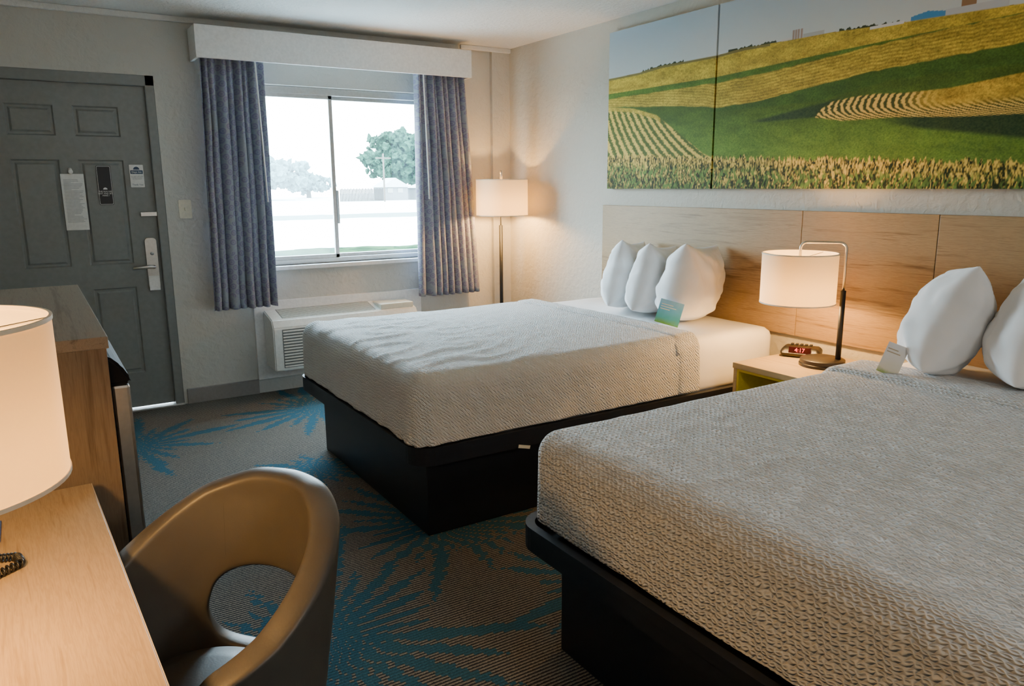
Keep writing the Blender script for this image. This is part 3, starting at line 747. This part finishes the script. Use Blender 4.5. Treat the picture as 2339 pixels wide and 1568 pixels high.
arc_lamp("desk_lamp",(-.30,1.22),(-.345,1.20),(-.158,1.26),.75,1.045,1.276,1.315,.173,"lit table lamp with white drum shade on the desk",18)

# alarm clock
bm=bmesh.new(); bbox(bm,-.095,.095,-.055,.055,0,.062,bev=.022,seg=4)
for v in bm.verts:
    v.co.z*=1-.35*(v.co.x/.095)**2*(1 if v.co.z>.03 else 0)
    if v.co.z>.03: v.co.y+=.012
ck=mk("clock_body",bm,M['blackp']); autosmooth(ck,40)
bm=bmesh.new(); bbox(bm,-.052,.052,-.0565,-.054,.014,.046,bev=.001); fc=mk("clock_display",bm,plain("dark_red_display",(.02,.002,.003),.3,spec=.2))
fc.data.transform(Matrix.Rotation(-.18,4,'X'))
tx=textmesh("clock_digits","4:17",.028,M['red'],(0,-.0575,.029),R90,bold=.0002); tx.data.transform(Matrix.Rotation(-.18,4,'X'))
bts=[boxes("clock_button",[(-.05+i*.022,-.036+i*.022,-.01,.01,.056,.064)],M['blackp'],.002) for i in range(5)]
r_=root("alarm_clock",(3.20,2.385,nz),"black digital alarm clock with red digits on the nightstand","alarm clock"); childlocal(r_,ck,fc,tx,*bts); r_.rotation_euler=(0,0,math.radians(-62))

# ---------------------------------------------------------------- desk
def desk():
    w=.53; Ly=1.34
    top=boxes("desk_top",[(-w,0,0,Ly,.718,.75)],M['woodY'],.002)
    edge=boxes("desk_edge",[(0,.0015,0,Ly,.719,.749)],plain("edge_highlight_band",(.60,.50,.38),.35))  # paler strip paints the highlight along the front edge
    l1=boxes("desk_leg_panel",[(-w,-.04,.01,.035,0,.718)],M['woodZ'],.002); l2=boxes("desk_leg_panel",[(-w,-.04,Ly-.035,Ly-.01,0,.718)],M['woodZ'],.002)
    bk=boxes("modesty_panel",[(-w+.01,-w+.028,.035,Ly-.035,.35,.718)],M['woodZ'])
    r=root("desk",(.112,.68,0),"light wood desk with lamp and telephone on it","desk"); childlocal(r,top,edge,l1,l2,bk)
    r.rotation_euler=(0,0,math.radians(2.2)); return r
desk()

# cabinet and fridge
cx0,cx1,cy0,cy1,cz=-.50,.132,2.10,3.33,1.09
tp=boxes("cabinet_top",[(cx0,cx1+.006,cy0,cy1,cz-.03,cz)],M['woodT'],.002)
bd=boxes("cabinet_body",[(cx0,cx1,cy0+.002,cy0+.025,0,cz-.03),(cx0,cx1,cy1-.025,cy1-.002,0,cz-.03),(cx0,cx1,2.68,2.70,0,cz-.03),(cx0,cx0+.015,cy0+.025,cy1-.025,0,cz-.03),(cx0+.015,cx1-.03,cy0+.025,cy1-.025,.0,.10)],M['woodZ'],.001)
r_=root("wood_cabinet",((cx0+cx1)/2,(cy0+cy1)/2,0),"wood-grain cabinet unit housing the refrigerator and drawers","cabinet")
child(r_,tp,bd)
for i in range(3):
    z0=.11+i*.318
    f=boxes("drawer",[(cx1-.45,cx1+.002,2.705,cy1-.028,z0,z0+.308)],M['woodZ'],.002)
    h=tube("handle",[(cx1+.002,2.90,z0+.25),(cx1+.03,2.90,z0+.25),(cx1+.03,3.12,z0+.25),(cx1+.002,3.12,z0+.25)],.006,M['steel'],8)
    child(r_,f); h.parent=f; h.data.transform(Matrix.Translation(-Vector(r_.location)))
fy0,fy1=2.135,2.665
fb=boxes("refrigerator_body",[(-.40,.118,fy0,fy1,.105,1.0)],M['blackp'],.008)
gk=boxes("door_gasket",[(.118,.134,fy0+.004,fy1-.004,.12,.985)],M['black'],.002)
fd=boxes("refrigerator_door",[(.134,.178,fy0,fy1,.12,.955)],M['steel'],.008)
ft=prof_x("door_cap",fy0,fy1,[(0,0),(.064,0),(.064,.015),(.045,.05),(.018,.078),(0,.085)],plain("matte_black_cap",(.006,.006,.007),.75,spec=.2))
ft.data.transform(Matrix(((0,1,0,.118),(1,0,0,0),(0,0,1,.955),(0,0,0,1))))
r_=root("mini_refrigerator",(-.1,2.40,.105),"black compact refrigerator with brushed steel door in the cabinet","refrigerator"); child(r_,fb,gk,fd,ft)

# telephone + notepad
tb=boxes("telephone_base",[(-.36,-.17,1.52,1.70,.75,.79)],M['blackp'],.012)
hs=tube("handset",[(-.34,1.50,.80),(-.33,1.53,.825),(-.33,1.60,.835),(-.33,1.68,.825),(-.34,1.71,.80)],[.022,.022,.013,.022,.022],M['blackp'],14)
bm=bmesh.new()
path=[Vector(p) for p in ((-.20,1.535,.763),(-.16,1.56,.760),(-.12,1.585,.759),(-.082,1.615,.759),(-.088,1.65,.759),(-.12,1.66,.759),(-.15,1.65,.760))]
path2=[]
for i in range(len(path)-1):
    for k in range(14): path2.append(path[i].lerp(path[i+1],k/14))
coil=[]; nt_=len(path2)
for i in range(nt_*5-5):
    t=i/5; k=int(t); p=path2[k].lerp(path2[min(k+1,nt_-1)],t-k); d_=(path2[min(k+1,nt_-1)]-path2[max(k-1,0)]).normalized()
    s_=d_.cross(Vector((0,0,1))); a=t*2*math.pi/2.6; coil.append(p+s_*math.cos(a)*.0068+Vector((0,0,1))*math.sin(a)*.0068)
tube_bm(bm,coil,.0022,6); cd_=mk("coiled_cord",bm,M['blackp'],True)
r_=root("telephone",(-.265,1.61,.75),"black desk telephone with coiled cord","telephone"); child(r_,tb,hs,cd_)
np_=boxes("notepad",[(-.27,-.118,1.76,1.87,.7505,.756)],plain("blue_pad",(.06,.12,.35),.5),.001); lab(np_,"small blue notepad on the desk","notepad")

# ---------------------------------------------------------------- chair
def chair():
    C=Vector((.180,1.436)); back=math.radians(27)
    def rimh(t):
        d=abs(math.degrees(t)); return float(np.interp(d,[0,20,45,70,95,120,138],[.856,.851,.816,.752,.69,.65,.58]))
    zb=.40
    def rad(z,t):
        k=max(0,min(1,(z-.38)/.42)); r=.185+.060*k**.8
        return r*(1+.07*max(0,math.cos(t))**2)
    cols=64; n1,n2=6,10; T0=math.radians(138); HW=math.radians(47)
    bm=bmesh.new(); lowg=[];upg=[]
    for i in range(cols+1):
        t=-T0+2*T0*i/cols; h=rimh(t)
        q=t/HW; zc=.546
        e=max(0,1-abs(q)**3.2)**.45 if abs(q)<1 else 0
        zl=zc-.085*e; zu=zc+(.095)*e
        th=back+t
        def pt(z): 
            r=rad(z,t); return bm.verts.new((C.x+r*math.cos(th),C.y+r*math.sin(th),z))
        lowg.append([pt(zb+(zl-zb)*k/n1) for k in range(n1+1)])
        upg.append([pt(zu+(h-zu)*k/n2) for k in range(n2+1)])
    for g in (lowg,upg):
        for i in range(cols):
            for j in range(len(g[0])-1): bm.faces.new((g[i][j],g[i+1][j],g[i+1][j+1],g[i][j+1]))
    bmesh.ops.remove_doubles(bm,verts=bm.verts,dist=1e-4)
    sh=mk("backrest_shell",bm,M['leather'],True)
    s=sh.modifiers.new("s","SOLIDIFY"); s.thickness=.058; s.offset=0; 
    b=sh.modifiers.new("ss","SUBSURF"); b.levels=2; b.render_levels=2
    sms=[]
    for td in (34,-36):
        t=math.radians(td)
        for sgn in (1,-1):
            bm=bmesh.new(); pts=[]
            for k in range(10):
                z=.67+(rimh(t)-.03-.67)*k/9; r=rad(z,t)+sgn*.0288; pts.append((C.x+r*math.cos(back+t),C.y+r*math.sin(back+t),z))
            tube_bm(bm,pts,.0008,6); sms.append(mk("seam",bm,M['thread'],True))
    st=lathe("seat",[(0,.385),(.14,.385),(.165,.395),(.178,.425),(.174,.462),(.152,.490),(.10,.500),(0,.504)],M['leather'],(C.x,C.y,0),56)
    for v in st.data.vertices:
        dx=v.co.x-C.x; dyy=v.co.y-C.y; f=-(dx*math.cos(back)+dyy*math.sin(back))
        if f>0: v.co.x-=math.cos(back)*f*.22; v.co.y-=math.sin(back)*f*.22
    pd=lathe("pedestal",[(0,.10),(.03,.10),(.03,.20),(.018,.21),(.018,.37),(.09,.375),(.09,.386),(0,.386)],M['blackp'],(C.x,C.y,0),24); autosmooth(pd)
    r=root("desk_chair",(C.x,C.y,0),"taupe leather bucket chair with curved back cutout beside the desk","chair")
    child(r,sh,st,pd,*sms)
    for k in range(5):
        a=k*2*math.pi/5+.3; e=Vector((C.x+.22*math.cos(a),C.y+.22*math.sin(a),.075))
        lg=tube("base_leg",[(C.x,C.y,.125),(C.x+.1*math.cos(a),C.y+.1*math.sin(a),.115),e],[.022,.018,.012],M['blackp'],10); child(r,lg)
        cs=tube("caster",[(e.x-.02*math.sin(a),e.y+.02*math.cos(a),.030),(e.x+.02*math.sin(a),e.y-.02*math.cos(a),.030)],.030,M['blackp'],18)
        bm=bmesh.new(); bm.from_mesh(cs.data); tube_bm(bm,[(e.x,e.y,.03),(e.x,e.y,.085)],.006,8); bm.to_mesh(cs.data); bm.free()
        child(r,cs)
M['thread']=plain("dark_thread",(.03,.025,.02),.6)
chair()

# ---------------------------------------------------------------- outdoors
def groundmat():
    m,nt,b=newmat("outdoor_ground"); tc=N(nt,"ShaderNodeTexCoord"); sep=N(nt,"ShaderNodeSeparateXYZ"); L(nt,tc.outputs["Object"],sep.inputs[0])
    n=noisetex(nt,tc.outputs["Object"],.5,4); y=mth(nt,'ADD',sep.outputs[1],mth(nt,'MULTIPLY',n,2.5))
    g1=mth(nt,'MULTIPLY',mth(nt,'GREATER_THAN',y,11.),mth(nt,'LESS_THAN',y,20.5))
    g2=mth(nt,'MULTIPLY',mth(nt,'GREATER_THAN',y,38.),mth(nt,'LESS_THAN',y,44.))
    mx=N(nt,"ShaderNodeMix",data_type='RGBA'); L(nt,g1,mx.inputs[0]); mx.inputs[6].default_value=(.60,.63,.62,1)
    L(nt,ramp(nt,noisetex(nt,tc.outputs["Object"],3,4),[(.38,(.003,.014,.005)),(.62,(.018,.042,.016))]),mx.inputs[7])
    m2=N(nt,"ShaderNodeMix",data_type='RGBA'); L(nt,g2,m2.inputs[0]); L(nt,mx.outputs[2],m2.inputs[6]); m2.inputs[7].default_value=(.12,.15,.14,1)
    L(nt,m2.outputs[2],b.inputs["Base Color"]); b.inputs["Roughness"].default_value=.95; b.inputs["Specular IOR Level"].default_value=0; return m
g=boxes("outdoor_ground",[(-60,120,WY+T+.001,160,-.30,-.12)],groundmat()); g["kind"]="stuff"; lab(g,"sunlit pavement and lawn outside the window","ground")
leaf=plain("tree_leaves",(.010,.038,.024),.9,0,3,.3,.7,spec=.1); leaf2=plain("tree_leaves_hazy",(.07,.13,.13),.9,0,3,.3,.4,spec=.1); bark=plain("bark",(.06,.05,.04),.9);  # second leaf colour is paled to carry the window glare haze
def tree(x,y,h,w,label,seed,lm=None,cnt=190):
    rnd=random.Random(seed); bm=bmesh.new()
    for i in range(cnt):
        while True:
            px,py,pz=[rnd.uniform(-1,1) for _ in range(3)]
            if px*px+py*py+pz*pz<1: break
        lump=1+.30*noise.noise(Vector((px*2,py*2,pz*2+seed)))
        c=Vector((x+px*w*lump,y+py*w*lump,h*.62+pz*h*.38*lump))
        r=bmesh.ops.create_icosphere(bm,subdivisions=2,radius=rnd.uniform(.05,.11)*w)
        for v in r['verts']:
            q=v.co*(1+1.5*noise.noise(v.co*9/w*2+Vector((i,0,0))))+c
            q.z=max(q.z,.1); v.co=q
    cn=mk("tree_canopy",bm,lm or leaf)
    tr_=tube("tree_trunk",[(x,y,-.119),(x,y,h*.35),(x+.2,y,h*.6)],[.35,.28,.15],bark,10)
    r=root("tree",(x,y,-.119),label,"tree"); child(r,tr_,cn)
tree(40.2,89,7.7,5.0,"large leafy green tree behind the white house",1,None,380)
tree(50.5,90,6.0,3.4,"rounded leafy tree beyond the parking lot",2)
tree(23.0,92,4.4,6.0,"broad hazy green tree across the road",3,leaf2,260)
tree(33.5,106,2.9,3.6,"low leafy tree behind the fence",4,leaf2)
hw=plain("house_white",(.10,.11,.115),.8); hr=plain("house_roof",(.30,.31,.31),.8)
def house(x,y,w,d,h,rh,label):
    bm=bmesh.new(); bbox(bm,x-w/2,x+w/2,y,y+d,-.119,h); a=mk("house_wall",bm,hw)
    bm=bmesh.new(); vs=[bm.verts.new(p) for p in ((x-w/2-.3,y-.2,h),(x+w/2+.3,y-.2,h),(x,y-.2,h+rh),(x-w/2-.3,y+d,h),(x+w/2+.3,y+d,h),(x,y+d,h+rh))]
    for f in ((0,1,2),(3,5,4),(0,2,5,3),(1,4,5,2),(0,3,4,1)): bm.faces.new([vs[i] for i in f])
    b=mk("house_roof",bm,hr)
    ws=[boxes("house_window",[(x+w*k,x+w*(k+.2),y-.05,y,.7,1.2)],M['acdark']) for k in (-.3,.1)]
    r=root("house",(x,y,-.119),label,"house"); child(r,a,b,*ws)
house(34.6,79,3.0,2.5,1.3,1.0,"small white gabled house across the lot")
house(39.0,79,3.6,2.5,1.2,.7,"low white garage across the lot")
fn=bmesh.new()
for i in range(30): bbox(fn,27.6+i*.16,27.6+i*.16+.12,77,77.05,-.119,1.15+.05*(i%2))
fo_=mk("wooden_fence",fn,plain("fence_wood",(.02,.019,.018),.9)); lab(fo_,"dark wooden board fence across the lot","fence",kind="stuff")
bm=bmesh.new(); tube_bm(bm,[(30.8,73,-.119),(30.8,73,4.6)],.09,8); bbox(bm,30.0,31.6,72.95,73.05,4.1,4.22)
up=mk("utility_pole",bm,bark); lab(up,"wooden utility pole across the lot","utility pole")

# ---------------------------------------------------------------- lighting
wd=bpy.data.worlds.new("World"); bpy.context.scene.world=wd; wd.use_nodes=True; nt=wd.node_tree
bg=nt.nodes["Background"]; tc=N(nt,"ShaderNodeTexCoord"); sep=N(nt,"ShaderNodeSeparateXYZ"); L(nt,tc.outputs["Generated"],sep.inputs[0])
L(nt,ramp(nt,sep.outputs[2],[(0,(.82,.94,1.0)),(.35,(.62,.83,1.0))]),bg.inputs[0]); bg.inputs[1].default_value=54
sun=bpy.data.lights.new("sun","SUN"); sun.energy=14; sun.angle=.02; sun.color=(1,.96,.88)
so=bpy.data.objects.new("sun",sun); COL.objects.link(so); so.rotation_euler=(math.radians(40),0,math.radians(-30))
pt=bpy.data.lights.new("window_portal","AREA"); pt.shape='RECTANGLE'; pt.size=WX1-WX0; pt.size_y=WZ1-WZ0; pt.cycles.is_portal=True
po=bpy.data.objects.new("window_portal",pt); COL.objects.link(po); po.location=((WX0+WX1)/2,WY+T+.02,(WZ0+WZ1)/2); po.rotation_euler=(math.radians(-90),0,0)
lz=CZ
dm=lathe("fill_dome",[(.0,-.10),(.10,-.09),(.16,-.05),(.18,-.01),(.18,0)],emis("fill_dome_glow",(1,.92,.82),3),(1.5,-1.3,lz),32)  # glowing dome added out of view as fill for the room
pn=lathe("fill_pan",[(0,0),(.19,0),(.19,-.012),(0,-.012)],M['white'],(1.5,-1.3,lz),32)
r_=root("ceiling_light",(1.5,-1.3,lz),"added round fill light, unseen behind the camera","fill light"); child(r_,dm,pn)
pl2=bpy.data.lights.new("fill_lamp","POINT"); pl2.energy=50; pl2.color=(1,.95,.88); pl2.shadow_soft_size=.15  # unseen point lamp added to brighten the room from behind
po2=bpy.data.objects.new("fill_lamp",pl2); COL.objects.link(po2); po2.location=(1.5,-1.3,lz-.26)

# ---------------------------------------------------------------- camera
yaw,pitch,roll=map(math.radians,(32.10,11.71,-0.419))
f=Vector((math.sin(yaw)*math.cos(pitch),math.cos(yaw)*math.cos(pitch),-math.sin(pitch)))
r=Vector((math.cos(yaw),-math.sin(yaw),0)); u=r.cross(f)
r2=r*math.cos(roll)+u*math.sin(roll); u2=-r*math.sin(roll)+u*math.cos(roll)
cam=bpy.data.cameras.new("camera"); co=bpy.data.objects.new("camera",cam); COL.objects.link(co)
mw=Matrix((( r2.x,u2.x,-f.x,0),(r2.y,u2.y,-f.y,0),(r2.z,u2.z,-f.z,1.45),(0,0,0,1)))
co.matrix_world=mw; cam.sensor_width=36; cam.lens=1743.5/2339*36; cam.clip_start=.02; cam.clip_end=400
bpy.context.scene.camera=co
